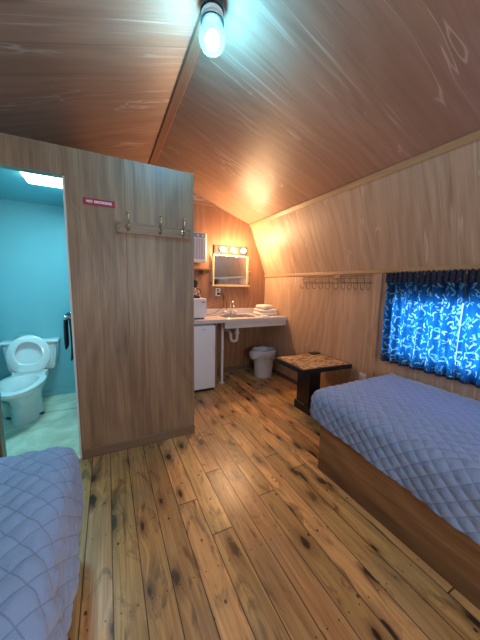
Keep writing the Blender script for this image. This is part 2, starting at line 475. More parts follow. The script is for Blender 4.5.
prof = [(XL, 0), (XR, 0), (XR, HZ), (KRX, KZ), (RX, RZ), (KLX, KZ), (XL, HZ)]
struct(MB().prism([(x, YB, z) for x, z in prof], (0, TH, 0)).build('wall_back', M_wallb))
struct(MB().box(0.66, 1.452, YB-0.012, YB, 2.468, 2.475).prism([(0.66, YB-.006, 2.475), (1.43, YB-.006, 2.475), (0.66, YB-.006, 2.745)], (0, .006, 0)).build('trim_6', M_ceil, grain='x'))
# rear wall, behind the viewpoint, with an added window that lets the fill light in
w = MB()
RY = YF
w.prism([(XL, RY, 0), (XR, RY, 0), (XR, RY, .85), (XL, RY, .85)], (0, -TH, 0))
w.prism([(XL, RY, .85), (0, RY, .85), (0, RY, 2.0), (-1.04, RY, 2.0), (XL, RY, HZ)], (0, -TH, 0))
w.prism([(1.0, RY, .85), (XR, RY, .85), (XR, RY, HZ), (2.11, RY, 2.0), (1.0, RY, 2.0)], (0, -TH, 0))
w.prism([(-1.04, RY, 2.0), (2.11, RY, 2.0), (KRX, RY, KZ), (RX, RY, RZ), (KLX, RY, KZ)], (0, -TH, 0))
struct(w.build('wall_front', M_wallr))
f = MB()
for a in ((0, 0.04, .85, 2.0), (.96, 1.0, .85, 2.0), (0, 1.0, .85, .89), (0, 1.0, 1.96, 2.0), (.48, .52, .85, 2.0)): f.box(a[0], a[1], RY-.06, RY-.01, a[2], a[3])
wf = struct(f.build('added_rear_window', M_trim))
MB().box(0.04, .96, RY-.04, RY-.035, .89, 1.96).build('window_pane', M_glass, wf)
# side window
f = MB()
for a in ((WY0, WY0+.035, WZ0, WZ1), (WY1-.035, WY1, WZ0, WZ1), (WY0, WY1, WZ0, WZ0+.035), (WY0, WY1, WZ1-.035, WZ1), (.66, .70, WZ0, WZ1)): f.box(XR+.015, XR+.06, a[0], a[1], a[2], a[3])
wf = struct(f.build('window_1', M_white))
MB().box(XR+.035, XR+.04, WY0+.03, WY1-.03, WZ0+.03, WZ1-.03).build('window_pane', M_glass, wf)

# trims
struct(MB().box(XR-.016, XR, YF, YB, 1.493, 1.53, .003).build('trim_1', M_trim, grain='y'))
t = MB(); t.prism([(KRX-.012, YF, KZ+.0042), (KRX-.012, YB, KZ+.0042), (KRX+.014, YB, KZ-.036), (KRX+.014, YF, KZ-.036)], (-.010, 0, -.006))
struct(t.build('trim_2', M_trim, grain='y'))
struct(MB().prism([(RX-.04, YF, RZ-.016), (RX+.04, YF, RZ-.016), (RX+.03, YF, RZ-.028), (RX-.03, YF, RZ-.028)], (0, YB-YF, 0)).build('trim_3', M_ridge, grain='y'))
struct(MB().box(XR-.008, XR, 1.618, 1.66, 0, 1.493).build('trim_4', M_wallr))
struct(MB().box(1.45, XR, YB-.014, YB, 0, .075, .003).build('baseboard_back', M_base, grain='x'))
struct(MB().box(XR-.013, XR, 1.6, YB-.014, 0, .06, .003).build('baseboard_right', M_base, grain='y'))

# partition with the doorway into the washroom
PY, PT = 2.20, 0.07
PX1, PZ = 0.652, 2.243
DX0, DX1, DZ = -0.69, -0.228, 2.06
w = MB()
w.box(DX1, PX1, PY, PY+PT, 0, PZ)
w.box(DX0, DX1, PY, PY+PT, DZ, PZ)
w.box(-.93, DX0, PY, PY+PT, 0, PZ)
w.prism([(-1.22, PY, 0), (-.93, PY, 0), (-.93, PY, PZ), (-.943, PY, PZ), (-1.22, PY, HZ)], (0, PT, 0))
w.box(PX1-PT, PX1, PY+PT, YB, 0, PZ)
pw = struct(w.build('wall_partition', M_part))
struct(MB().box(DX1+.004, PX1+.012, PY-.013, PY, 0, .075, .003).box(PX1, PX1+.012, PY, 3.0, 0, .075, .003).build('baseboard_partition', M_base, grain='x'))
struct(MB().box(PX1-.004, PX1+.008, PY-.006, PY+.02, .075, PZ).build('trim_5', M_base))
# washroom lining
w = MB()
w.box(XL, -.19, YB-.02, YB, 0, 2.19)
w.box(XL, XL+.012, PY+PT, YB-.02, 0, 1.5)
w.box(-.205, -.19, PY+PT, YB-.02, 0, 2.19)
w.box(XL, DX0, PY+PT, PY+PT+.01, 0, 2.19)
w.box(DX0, -.19, PY+PT, PY+PT+.01, DZ, 2.19)
struct(w.build('wall_washroom', M_toiletwall))
struct(MB().box(-1.1, -.19, PY+PT, YB, 2.19, 2.22).build('ceiling_washroom', M_toiletwall))
struct(MB().box(XL, -.2, PY+.01, YB, 0, .006).build('floor_washroom', vinyl_mat()))
struct(MB().box(XL, -.205, YB-.034, YB-.02, .006, .075, .003).build('baseboard_washroom', M_toiletwall))
struct(MB().box(DX1-.015, DX1-.002, PY+.012, PY+PT-.01, .006, DZ).build('door_1', M_door))

# washroom ceiling light
t = thing('ceiling_light', (-.39, 2.70, 2.19), 'lit rectangular white diffuser light on the washroom ceiling', 'ceiling light')
MB().box(-.56, -.215, 2.54, 2.85, 2.178, 2.19, .002).build('light_housing', M_white, t)
MB().box(-.55, -.225, 2.55, 2.84, 2.152, 2.178, .008).build('diffuser', emis('washroom_diffuser', (0.55, 0.95, 1.0), 9.0), t)
a = area('washroom_tube', (0, 0, -.06), (0, 0, 0), .34, .26, P_TOILET, (0.36, 0.87, 1.0)); a.parent = t

# ---------------------------------------------------------------- toilet
def ell(cx, cy, z, rx, rf, rb, n=32):
    out = []
    for i in range(n):
        a = 2*PI*i/n; s_, c_ = math.sin(a), math.cos(a)
        out.append((cx + rx*c_, cy + (rb if s_ > 0 else rf)*s_, z))
    return out
TX = -.775
t = thing('toilet', (TX, 3.2, 0.006), 'white toilet with its seat and lid raised against the tank', 'toilet')
b = MB(); o0 = .006
rings = [ell(TX, 3.22, o0, .125, .25, .24), ell(TX, 3.22, .03, .122, .245, .24), ell(TX, 3.22, .16, .115, .22, .23), ell(TX, 3.20, .25, .13, .26, .24),
         ell(TX, 3.15, .33, .17, .36, .25), ell(TX, 3.12, .37, .188, .395, .24), ell(TX, 3.12, .398, .190, .40, .24), ell(TX, 3.12, .405, .180, .39, .23),
         ell(TX, 3.10, .405, .135, .31, .16), ell(TX, 3.10, .38, .128, .30, .15), ell(TX, 3.10, .30, .11, .24, .12), ell(TX, 3.12, .24, .06, .12, .07)]
b.loft(rings); b.box(TX-.15, TX+.15, 3.28, 3.52, .30, .395, .02)
b.build('bowl', M_porc, t, smooth=True)
MB().lathe([(.10, .0), (.10, .003)], (TX, 3.08, .285), 24).build('water', plain('toilet_water', (.35, .5, .5), .05), t)
b = MB()
b.loft([[(TX-.225*k+.0, 3.49, z), (TX+.225*k, 3.49, z), (TX+.235*k, 3.64, z), (TX-.235*k, 3.64, z)] for z, k in ((.375, .84), (.40, .9), (.68, 1.05))])
bmesh.ops.bevel(b.bm, geom=list(b.bm.edges), offset=.018, segments=3, affect='EDGES')
tk = b.build('tank', M_porc, t, smooth=True)
MB().box(TX-.255, TX+.255, 3.475, 3.655, .681, .712, .01, 3).build('tank_lid', M_porc, t, smooth=True)
MB().tube([(TX-.19, 3.485, .65), (TX-.19, 3.462, .65), (TX-.17, 3.458, .648), (TX-.11, 3.456, .635)], .008).build('flush_handle', M_chrome, tk, smooth=True)
def ringplate(cx, cy, cz, rx, rz, hx, hz, th, lean, dz=0):
    m = MB(); n = 40; V = []
    def P(k, ax, az, y, ez=0):
        a = 2*PI*k/n; z = az*math.sin(a); x = ax*math.cos(a)
        if z < -az*.8: z = -az*.8 - (abs(z) - az*.8)*.35
        return (cx + x, cy + y + (z + az)*lean, cz + z + ez)
    rr = []
    for ax, az, y in ((hx, hz, -th/2), (hx+.01, hz+.01, -th), (rx-.012, rz-.012, -th), (rx, rz, -th*.5), (rx, rz, 0), (hx, hz, 0)):
        rr.append([P(k, ax, az, y, dz if ax <= hx+.011 else 0) for k in range(n)])
    m.loft(rr + [rr[0]], cap=False); bmesh.ops.remove_doubles(m.bm, verts=m.bm.verts, dist=1e-5)
    return m
ringplate(TX+.01, 3.36, .585, .188, .205, .112, .118, .02, .12, .015).build('toilet_seat', M_porc, t, smooth=True)
m = MB(); n = 40
def lidring(s, y):
    return [(TX+.01 + .182*s*math.cos(2*PI*k/n), 3.385 + y + (.2*math.sin(2*PI*k/n) + .2)*.12, .585 + .2*s*math.sin(2*PI*k/n)) for k in range(n)]
m.loft([lidring(.97, -.006), lidring(1, 0), lidring(1, .008), lidring(.95, .016)])
m.build('toilet_lid', M_porc, t, smooth=True)
MB().lathe([(.012, 0), (.012, .3)], (TX-.14, 3.365, .405), 12, 'x').build('hinge', M_porc, t, smooth=True)
for sx in (-.15, .15): MB().sphere((TX+sx*.92, 3.13, .035), .013, 1.0).tube([(TX+sx*.7, 3.13, .028), (TX+sx*.92, 3.13, .028)], .010).build('bolt_cap', M_black, t, smooth=True)
# small packet on the tank
b = MB(); b.box(-.90, -.74, 3.53, 3.60, .713, .78, .012)
p = tag(b.build('toiletry_packet', M_green, loc=(-.82, 3.56, .713)), 'small pale green packet lying on the toilet tank lid', 'packet')
MB().box(-.885, -.845, 3.522, 3.531, .722, .765).build('printed_band', M_grey, p)
# towel on its bar
t = thing('towel_bar', (-.205, 2.85, 1.03), 'white towel bar on the washroom side wall, seen end-on', 'towel bar')
MB().tube([(-.35, 2.78, 1.035), (-.35, 3.14, 1.035)], .011).build('bar', M_white, t, smooth=True)
for y in (2.78, 3.14): MB().tube([(-.206, y, 1.035), (-.35, y, 1.035)], .012).sphere((-.35, y, 1.035), .02).build('bracket', M_chrome, t, smooth=True)
b = MB()
path = [(-.372, .71), (-.372, .85), (-.370, .98), (-.364, 1.035), (-.35, 1.058), (-.332, 1.035), (-.322, .95), (-.320, .80), (-.322, .68), (-.335, .60)]
rings = []
for (x, z) in path:
    rings.append([(x, 2.86 + .20*k/8, z + .006*math.sin(k*1.7)) for k in range(9)])
m = MB(); m.loft(rings, cap=False, closed=False)
o = m.build('hanging_towel', M_dark_towel, loc=(-.35, 2.95, .48), smooth='all')
md = o.modifiers.new('thick', 'SOLIDIFY'); md.thickness = .02; md.offset = 0
md = o.modifiers.new('sub', 'SUBSURF'); md.levels = 1; md.render_levels = 2
tag(o, 'dark grey towel folded over the bar just inside the washroom doorway', 'towel')

# ---------------------------------------------------------------- sign and hook rail on the partition
s = MB().box(-.128, .073, PY-.005, PY, 1.892, 1.937, .001).build('no_smoking_sign', M_red, loc=(-.028, PY, 1.915))
tag(s, 'small dark red sign with white NO SMOKING letters on the partition', 'sign')
cu = bpy.data.curves.new('lettering', 'FONT'); cu.body = 'NO SMOKING'; cu.size = .023; cu.extrude = .0006; cu.align_x = 'CENTER'; cu.align_y = 'CENTER'; cu.offset = .0011; cu.space_character = 1.12
cu.materials.append(M_letter); lo = to_mesh('lettering', cu); lo.parent = s; lo.rotation_euler = (PI/2, 0, 0); lo.location = (0, -.0058, -.001)

t = thing('hook_rail', (.355, PY, 1.765), 'wooden hook rail with three metal double hooks on the partition', 'hook rail')
MB().box(.08, .632, PY-.02, PY, 1.728, 1.803, .003).build('backboard', M_part, t, grain='x')
MB().box(.08, .632, PY-.024, PY-.001, 1.722, 1.7285).box(.076, .082, PY-.024, PY-.001, 1.722, 1.803).build('edge_shadow_strip', M_base, t)  # strips stand in for the shadow along the board's bottom and left edges
for x in (.095, .615):
    for z in (1.748, 1.785): MB().lathe([(.004, 0), (.003, -.003)], (x, PY-.02, z), 10, 'y').build('screw', M_black, t)
for hx in (.155, .385, .565):
    h = MB().lathe([(.019, 0), (.017, -.005), (.011, -.008)], (hx, PY-.02, 1.765), 16, 'y').build('hook', M_brass, t, smooth=True)
    m = MB()
    m.tube([(hx, PY-.025, 1.768), (hx+.002, PY-.045, 1.785), (hx+.004, PY-.06, 1.82), (hx+.004, PY-.062, 1.86)], .006, 10, .0045)
    m.sphere((hx+.004, PY-.062, 1.863), .009)
    m.tube([(hx, PY-.025, 1.762), (hx, PY-.04, 1.745), (hx, PY-.06, 1.738), (hx, PY-.075, 1.748), (hx, PY-.078, 1.765)], .006, 10, .0045)
    m.sphere((hx, PY-.078, 1.768), .009)
    m.build('prong', M_brass, h, smooth=True)

# ---------------------------------------------------------------- ridge lamp
LX, LY = RX, 1.445
t = thing('pendant_lamp', (LX, LY, RZ-.035), 'glowing diamond-cut glass lamp hanging from the ceiling ridge', 'lamp')
MB().lathe([(.062, 0), (.066, -.012), (.060, -.03), (.052, -.034)], (LX, LY, RZ-.034), 32).build('canopy', M_black, t, smooth=True)
MB().lathe([(.050, -.030), (.056, -.038), (.056, -.055), (.050, -.06), (.050, -.075)], (LX, LY, RZ-.034), 32).build('collar', M_white, t, smooth=True)
MB().lathe([(.052, -.072), (.060, -.076), (.060, -.084), (.052, -.088)], (LX, LY, RZ-.034), 32).build('rim', M_black, t, smooth=True)
# diamond cut shade
m = MB(); N = 22; rings = []
H0 = RZ-.034-.085
pr = [(.050, 0), (.058, -.018), (.064, -.040), (.068, -.062), (.066, -.078), (.061, -.094), (.052, -.110), (.038, -.122), (.020, -.130), (.004, -.132)]
for j, (r, h) in enumerate(pr):
    rings.append([(LX + r*math.cos(2*PI*(k + .5*(j % 2))/N), LY + r*math.sin(2*PI*(k + .5*(j % 2))/N), H0 + h) for k in range(N)])
prev = None; bm = m.bm
for j, r in enumerate(rings):
    cur = [bm.verts.new(p) for p in r]
    if prev:
        for k in range(N):
            if j % 2: bm.faces.new((prev[k], prev[(k+1) % N], cur[k])); bm.faces.new((prev[(k+1) % N], cur[(k+1) % N], cur[k]))
            else: bm.faces.new((prev[k], cur[(k+1) % N], cur[k])); bm.faces.new((prev[k], prev[(k+1) % N], cur[(k+1) % N]))
    prev = cur
m.build('glass_shade', M_lampglass, t)
MB().sphere((LX, LY, H0-.070), .036, 1.2).build('bulb', emis('cool_bulb_glow', (0.72, 0.97, 1.0), 10.0), t, smooth=True)
p = point('bulb_light', (0, 0, H0-.078-(RZ-.035)-.01), P_BULB, CYAN, .055, t)

# ---------------------------------------------------------------- worktop with sink
CZ, CY = .917, 3.045
X0 = PX1+.0
t = ctr = thing('sink_counter', (1.5, 3.4, CZ), 'grey laminate counter with inset sink along the end wall', 'counter')
SX0, SX1, SY0, SY1 = 1.42, 1.86, 3.19, 3.48
m = MB()
m.box(X0, SX0, CY, YB, CZ-.042, CZ).box(SX1, XR, CY, YB, CZ-.042, CZ).box(SX0, SX1, CY, SY0, CZ-.042, CZ).box(SX0, SX1, SY1, YB, CZ-.042, CZ)
m.build('worktop', M_counter, t, grain='x')
MB().box(X0, XR, YB-.022, YB, CZ, CZ+.082, .004).box(XR-.02, XR, CY+.25, YB-.022, CZ, CZ+.01).build('backsplash', M_counter, t, grain='x')
MB().box(1.335, XR, CY+.03, CY+.05, CZ-.125, CZ-.042, .002).build('apron', M_apron, t, grain='x')
def rr(x0, x1, y0, y1, r, z, n=6):
    out = []
    for cx, cy, a0 in ((x1-r, y1-r, 0), (x0+r, y1-r, 90), (x0+r, y0+r, 180), (x1-r, y0+r, 270)):
        for k in range(n+1):
            a = math.radians(a0 + 90*k/n); out.append((cx+r*math.cos(a), cy+r*math.sin(a), z))
    return out
m = MB()
m.loft([rr(SX0-.015, SX1+.015, SY0-.015, SY1+.015, .06, CZ+.001), rr(SX0-.01, SX1+.01, SY0-.01, SY1+.01, .06, CZ+.006), rr(SX0+.01, SX1-.01, SY0+.01, SY1-.01, .06, CZ+.003),
        rr(SX0+.02, SX1-.02, SY0+.02, SY1-.02, .06, CZ-.06), rr(SX0+.06, SX1-.06, SY0+.06, SY1-.06, .05, CZ-.14)], cap=False)
m.bm.faces.new(list(m.bm.verts)[-28:])
sk = m.build('sink', M_steel, t, smooth=True)
MB().lathe([(.022, .001), (.02, .004)], (1.64, 3.335, CZ-.14), 16).build('drain', M_chrome, sk)
t2 = thing('faucet', (1.62, 3.53, CZ), 'chrome gooseneck faucet with two white handles behind the sink', 'faucet')
MB().box(1.52, 1.72, 3.50, 3.56, CZ+.001, CZ+.02, .008).build('base_plate', M_chrome, t2, smooth=True)
pts = [(1.62, 3.53, CZ+.02), (1.62, 3.53, CZ+.15)] + [(1.62+.0, 3.53 - .055 + .055*math.cos(a), CZ+.15+.055*math.sin(a)) for a in [PI*k/8 for k in range(1, 9)]] + [(1.62, 3.42, CZ+.12)]
MB().tube(pts, .011, 10).build('spout', M_chrome, t2, smooth=True)
for sx in (-.075, .075): MB().lathe([(.018, .018), (.014, .03), (.028, .035), (.03, .055), (.022, .066)], (1.62+sx, 3.53, CZ), 16).build('handle', M_porc, t2, smooth=True)
t3 = thing('sink_drain_trap', (1.57, 3.33, .55), 'white plastic drain trap hanging below the counter', 'pipe')
MB().tube([(1.64, 3.335, CZ-.145), (1.64, 3.335, .60), (1.63, 3.34, .565), (1.60, 3.35, .555), (1.565, 3.36, .565), (1.555, 3.365, .60), (1.555, 3.37, .66), (1.56, 3.42, .69), (1.56, YB-.002, .69)], .022, 12).build('drain_pipe', M_pvc, t3, smooth=True)
MB().lathe([(.032, -.0), (.032, .035)], (1.64, 3.335, .66), 12).build('nut', M_pvc, t3, smooth=True)
o = MB().tube([(1.375, 3.25, .0), (1.375, 3.25, CZ-.043)], .019, 12).lathe([(.04, 0), (.04, .01)], (1.375, 3.25, 0), 12).build('support_pipe', M_pvc, loc=(1.375, 3.25, 0), smooth=True)
tag(o, 'upright white pipe from floor to counter beside the small fridge', 'pipe')

# fridge
FX0, FX1 = PX1+.03, 1.195
t = thing('mini_fridge', ((FX0+FX1)/2, 3.3, 0), 'small white fridge under the left end of the counter', 'fridge')
MB().box(FX0, FX1, 3.10, 3.60, .03, .855, .006).build('body', M_white, t, smooth=True)
d = MB().box(FX0, FX1, 3.045, 3.095, .035, .85, .01, 3).build('fridge_door', M_white, t, smooth=True)
MB().box(FX1-.17, FX1-.13, 3.0435, 3.0455, .80, .808).build('nameplate', M_grey, d)
MB().tube([(FX1-.02, 3.044, .60), (FX1-.02, 3.03, .60), (FX1-.02, 3.03, .50), (FX1-.02, 3.044, .50)], .005).build('door_handle', M_white, d, smooth=True)
for x in (FX0+.05, FX1-.05):
    for y in (3.13, 3.56): MB().lathe([(.02, 0), (.02, .031)], (x, y, 0), 12).build('foot', M_black, t)
MB().box(FX0+.01, FX1-.01, 3.06, 3.1, .006, .034).build('kickplate', M_black, t)
MB().box(1.225, 1.245, 3.12, YB-.002, 0, CZ-.042).build('support_panel', M_base, ctr)

# microwave, coffee maker, cords, outlet
t = thing('microwave', (.93, 3.33, CZ), 'small white microwave on the counter by the partition', 'microwave')
MB().box(.70, 1.13, 3.20, 3.50, CZ+.012, CZ+.262, .01, 2).build('body', M_white, t, smooth=True)
MB().box(.705, .90, 3.188, 3.20, CZ+.02, CZ+.255, .004).build('oven_door', M_black, t)
cp = MB().box(.903, 1.126, 3.188, 3.20, CZ+.02, CZ+.255, .004).build('control_panel', M_whitep, t)
MB().box(1.06, 1.10, 3.186, 3.189, CZ+.205, CZ+.225).build('display', M_grey, cp)
for k in range(4): MB().box(1.065, 1.095, 3.186, 3.189, CZ+.06+.03*k, CZ+.075+.03*k).build('button', M_white, cp)
for x in (.74, 1.09):
    for y in (3.23, 3.47): MB().lathe([(.015, 0), (.015, .013)], (x, y, CZ), 10).build('foot', M_black, t)
bz = CZ+.262
t = thing('coffee_maker', (.98, 3.35, bz), 'black coffee maker standing on the white microwave', 'coffee maker')
MB().box(.90, 1.06, 3.25, 3.45, bz, bz+.03, .008).build('base', M_black, t, smooth=True)
MB().box(.90, 1.06, 3.38, 3.45, bz+.03, bz+.22, .01).build('column', M_black, t, smooth=True)
MB().lathe([(.06, 0), (.075, .01), (.078, .05), (.07, .07)], (.98, 3.33, bz+.165), 24).build('brew_head', M_black, t, smooth=True)
cf = MB().lathe([(.045, 0), (.058, .02), (.06, .06), (.045, .095), (.047, .105)], (.98, 3.32, bz+.031), 24).build('carafe', M_chrome, t, smooth=True)
MB().tube([(1.035, 3.30, bz+.12), (1.075, 3.29, bz+.11), (1.075, 3.29, bz+.06), (1.035, 3.30, bz+.05)], .007).build('carafe_handle', M_black, cf, smooth=True)
def cord(name, pts, r, m, label):
    cu = bpy.data.curves.new(name, 'CURVE'); cu.dimensions = '3D'; cu.bevel_depth = r; cu.bevel_resolution = 2
    sp = cu.splines.new('NURBS'); sp.points.add(len(pts)-1); sp.use_endpoint_u = True; sp.order_u = 3
    for q, pt in zip(sp.points, pts): q.co = (*pt, 1)
    cu.materials.append(m); o = to_mesh(name, cu); tag(o, label, 'cord'); return o
cord('power_cord', [(1.06, 3.46, bz+.15), (1.10, 3.47, bz+.13), (1.14, 3.50, bz+.02), (1.155, 3.53, bz-.1), (1.16, 3.55, CZ+.01)], .004, M_whitep, 'white cord drooping from the coffee maker past the microwave')
OX, OZ = 1.478, 1.25
cord('power_cord', [(OX+.02, YB-.02, OZ-.02), (OX+.06, YB-.05, OZ-.06), (OX+.09, YB-.05, OZ-.17), (OX+.04, YB-.06, CZ+.09), (OX-.1, YB-.08, CZ+.012), (1.25, YB-.10, CZ+.008), (1.16, 3.53, CZ+.006)], .004, M_black, 'black cord hanging from the wall outlet down to the counter')
cord('power_cord', [(OX+.02, YB-.02, OZ+.02), (OX+.08, YB-.06, OZ-.05), (OX+.12, YB-.06, OZ-.16), (OX+.11, YB-.08, CZ+.06), (OX-.02, 3.52, CZ+.008), (1.3, 3.46, CZ+.006), (1.17, 3.42, CZ+.006)], .004, M_black, 'black cord looping widest below the wall outlet by the mirror')
def outlet(loc, axis, label):
    t = thing('wall_outlet', loc, label, 'outlet'); x, y, z = loc
    if axis == 'y':
        MB().box(x-.04, x+.04, y-.006, y, z-.06, z+.06, .003).build('cover_plate', M_whitep, t)
        for dz in (-.026, .026): MB().box(x-.018, x+.018, y-.012 if dz else y, y-.005, z+dz-.018, z+dz+.018, .003).build('socket', M_black, t)
        for dz in (-.026, .026): MB().box(x+.0, x+.03, y-.03, y-.012, z+dz-.012, z+dz+.012, .004).build('plug', M_whitep if dz > 0 else M_black, t)
    else:
        MB().box(x-.006, x, y-.04, y+.04, z-.06, z+.06, .003).build('cover_plate', M_whitep, t)
        for dz in (-.026, .026): MB().box(x-.009, x-.005, y-.016, y+.016, z+dz-.015, z+dz+.015, .002).build('socket', M_whitep, t)
outlet((OX, YB, OZ), 'y', 'white wall outlet with two plugs under the mirror')
outlet((XR, 1.74, .43), 'x', 'white wall outlet low on the side wall behind the bed end')

# wall air conditioner and shelf
t = thing('wall_air_conditioner', (1.0, YB, 1.66), 'white boxy vented appliance mounted high on the end wall', 'air conditioner')
MB().box(.78, 1.225, 3.47, YB-.001, 1.655, 2.045, .012, 3).build('housing', M_white, t, smooth=True)
g = MB().box(.80, 1.205, 3.462, 3.472, 1.70, 1.965, .003).build('grille', M_vent, t)
m = MB()
for k in range(11): m.box(.815+.035*k, .825+.035*k, 3.456, 3.465, 1.71, 1.955)
m.build('grille_slats', M_whitep, g)
MB().box(.80, 1.205, 3.462, 3.472, 1.975, 2.03, .003).build('control_strip', M_grey, t)
for x in (1.10, 1.165): MB().lathe([(.014, 0), (.012, -.012)], (x, 3.463, 2.002), 14, 'y').build('knob', M_whitep, t)
t = thing('wall_shelf', (1.1, YB, 1.56), 'narrow brown wooden shelf below the wall appliance', 'shelf')
MB().box(.66, 1.32, 3.50, YB-.001, 1.555, 1.573, .002).build('board', M_base, t, grain='x')
MB().box(1.20, 1.22, 3.54, YB-.001, 1.50, 1.555).build('bracket', M_base, t)

# mirror and vanity lights
t = thing('wall_mirror', (1.67, YB, 1.56), 'square mirror in a pale pine frame on the end wall', 'mirror')
MB().box(1.395, 1.945, YB-.03, YB-.02, 1.36, 1.79).build('mirror_glass', M_mirror, t)
m = MB()
m.box(1.378, 1.402, YB-.04, YB-.001, 1.345, 1.80, .003).box(1.938, 1.962, YB-.04, YB-.001, 1.345, 1.80, .003).box(1.378, 1.962, YB-.04, YB-.001, 1.782, 1.802, .003)
m.build('frame', M_frame, t)
MB().box(1.365, 1.985, YB-.06, YB-.001, 1.332, 1.36, .003).build('ledge', M_frame, t, grain='x')
MB().box(1.402, 1.938, YB-.02, YB-.001, 1.36, 1.782).build('backing', M_base, t)
for x in (1.352, 1.972): MB().box(x, x+.022, YB-.018, YB-.001, 1.40, 1.80, .003).build('side_bracket', M_brass, t)
for x in (1.345, 1.998): MB().sphere((x, YB-.02, 1.57), .014).tube([(x, YB-.02, 1.57), (1.39 if x < 1.5 else 1.95, YB-.02, 1.57)], .006).build('pivot_knob', M_brass, t, smooth=True)
t = thing('vanity_light', (1.67, YB, 1.87), 'metal light bar with three glowing bulbs above the mirror', 'light')
MB().box(1.40, 1.945, YB-.035, YB-.001, 1.808, 1.93, .006).build('backplate', M_dkmetal, t)
MB().box(1.42, 1.925, YB-.04, YB-.034, 1.82, 1.918, .003).build('reflector_plate', M_dkmetal, t)
M_warm = emis('warm_bulb_glow', (1.0, 0.80, 0.52), 2.6)
for i, x in enumerate((1.505, 1.672, 1.84)):
    b = MB().sphere((x, YB-.10, 1.868), .04).build('bulb', M_warm, t, smooth=True)
    MB().lathe([(.025, 0), (.025, .035), (.018, .04)], (x, YB-.075, 1.868), 14, 'y').build('socket', M_white, t)
    point('vanity_glow', (x-1.67, -.19, -.002), P_MIRROR, WARM, .075, t)

# folded towels
def folded(name, x0, x1, y0, y1, z0, h, label, rot=0):
    m = MB(); n = 14; cx, cy = (x0+x1)/2, (y0+y1)/2
    prof = []; 
    rings = []
    for j in range(9):
        a = -PI/2 + PI*j/8; inset = (1 - math.cos(a))*h*.45
        z = z0 + h/2 + h/2*math.sin(a)
        ring = []
        for p in rr(x0+inset, x1-inset, y0+inset, y1-inset, .03, z, 5):
            nn = noise.noise(Vector((p[0]*9, p[1]*9, p[2]*20 + x0)))*.006
            ring.append((p[0]+nn, p[1]+nn, max(z0, p[2] + (nn*1.2 if j > 4 else 0))))
        rings.append(ring)
    m.loft(rings)
    bmesh.ops.rotate(m.bm, verts=m.bm.verts, cent=(cx, cy, z0), matrix=Matrix.Rotation(rot, 3, 'Z'))
    o = m.build(name, M_towel, loc=(cx, cy, z0), smooth='all')
    return tag(o, label, 'towel', 'folded white towels on the counter')
folded('folded_towel', 1.98, 2.275, 3.24, 3.52, CZ+.002, .047, 'folded white towel at the bottom of the counter stack', .02)
folded('folded_towel', 1.99, 2.27, 3.25, 3.51, CZ+.053, .042, 'folded white towel in the middle of the counter stack', -.06)
folded('folded_towel', 2.01, 2.22, 3.28, 3.48, CZ+.099, .055, 'crumpled white towel on top of the counter stack', .25)
folded('washcloth', 1.90, 2.05, 3.11, 3.22, CZ+.001, .012, 'flat white washcloth lying in front of the towel stack', .3)
# bucket with liner
t = thing('waste_bucket', (2.05, 3.26, 0), 'round white waste bucket with a plastic bag liner under the counter', 'bucket')
BX, BY = 2.06, 3.27
MB().lathe([(.125, 0), (.13, .005), (.16, .37), (.168, .375), (.17, .40), (.162, .405), (.155, .38), (.125, .012)], (BX, BY, 0), 36).build('bucket_body', M_bucket, t, smooth=True)
m = MB(); rings = []
for j, (r, z) in enumerate(((.173, .30), (.178, .34), (.175, .385), (.176, .412), (.165, .418), (.150, .40), (.135, .30), (.12, .1))):
    rings.append([(BX + (r + .008*math.sin(k*2.3 + j) + (.05 if (18 < k < 24 and j < 3) else 0))*math.cos(2*PI*k/40), BY + (r + .006*math.sin(k*1.7))*math.sin(2*PI*k/40), z + .014*math.sin(k*1.1)*(1 if j in (0,) else .3)) for k in range(40)])
m.loft(rings, cap=False); m.build('bin_liner', M_bagmat, t, smooth='all')

# ---------------------------------------------------------------- small black table
t = thing('side_table', (1.98, 2.14, 0), 'low black pedestal table with a mottled brown cork-like top', 'table')
A = [(1.672, 2.418), (2.285, 2.408), (2.288, 1.872), (1.665, 1.918)]
tz = .55
m = MB(); m.prism([(x, y, tz-.004) for x, y in A], (0, 0, -.045)); m.build('table_frame', M_blackw, t)
cx = sum(a[0] for a in A)/4; cy = sum(a[1] for a in A)/4
m = MB(); m.prism([(cx + (x-cx)*.93, cy + (y-cy)*.93, tz) for x, y in A], (0, 0, -.006)); m.build('table_top', M_osb, t)
MB().box(2.15, 2.27, 2.32, 2.40, tz+.0, tz+.014, .003).build('edge_block', M_blackw, t)
MB().box(1.86, 2.01, 2.03, 2.23, .0, tz-.05, .003).build('pedestal', M_blackw, t)
MB().box(1.845, 2.04, 2.00, 2.25, .0, .09, .004).build('foot', M_blackw, t)

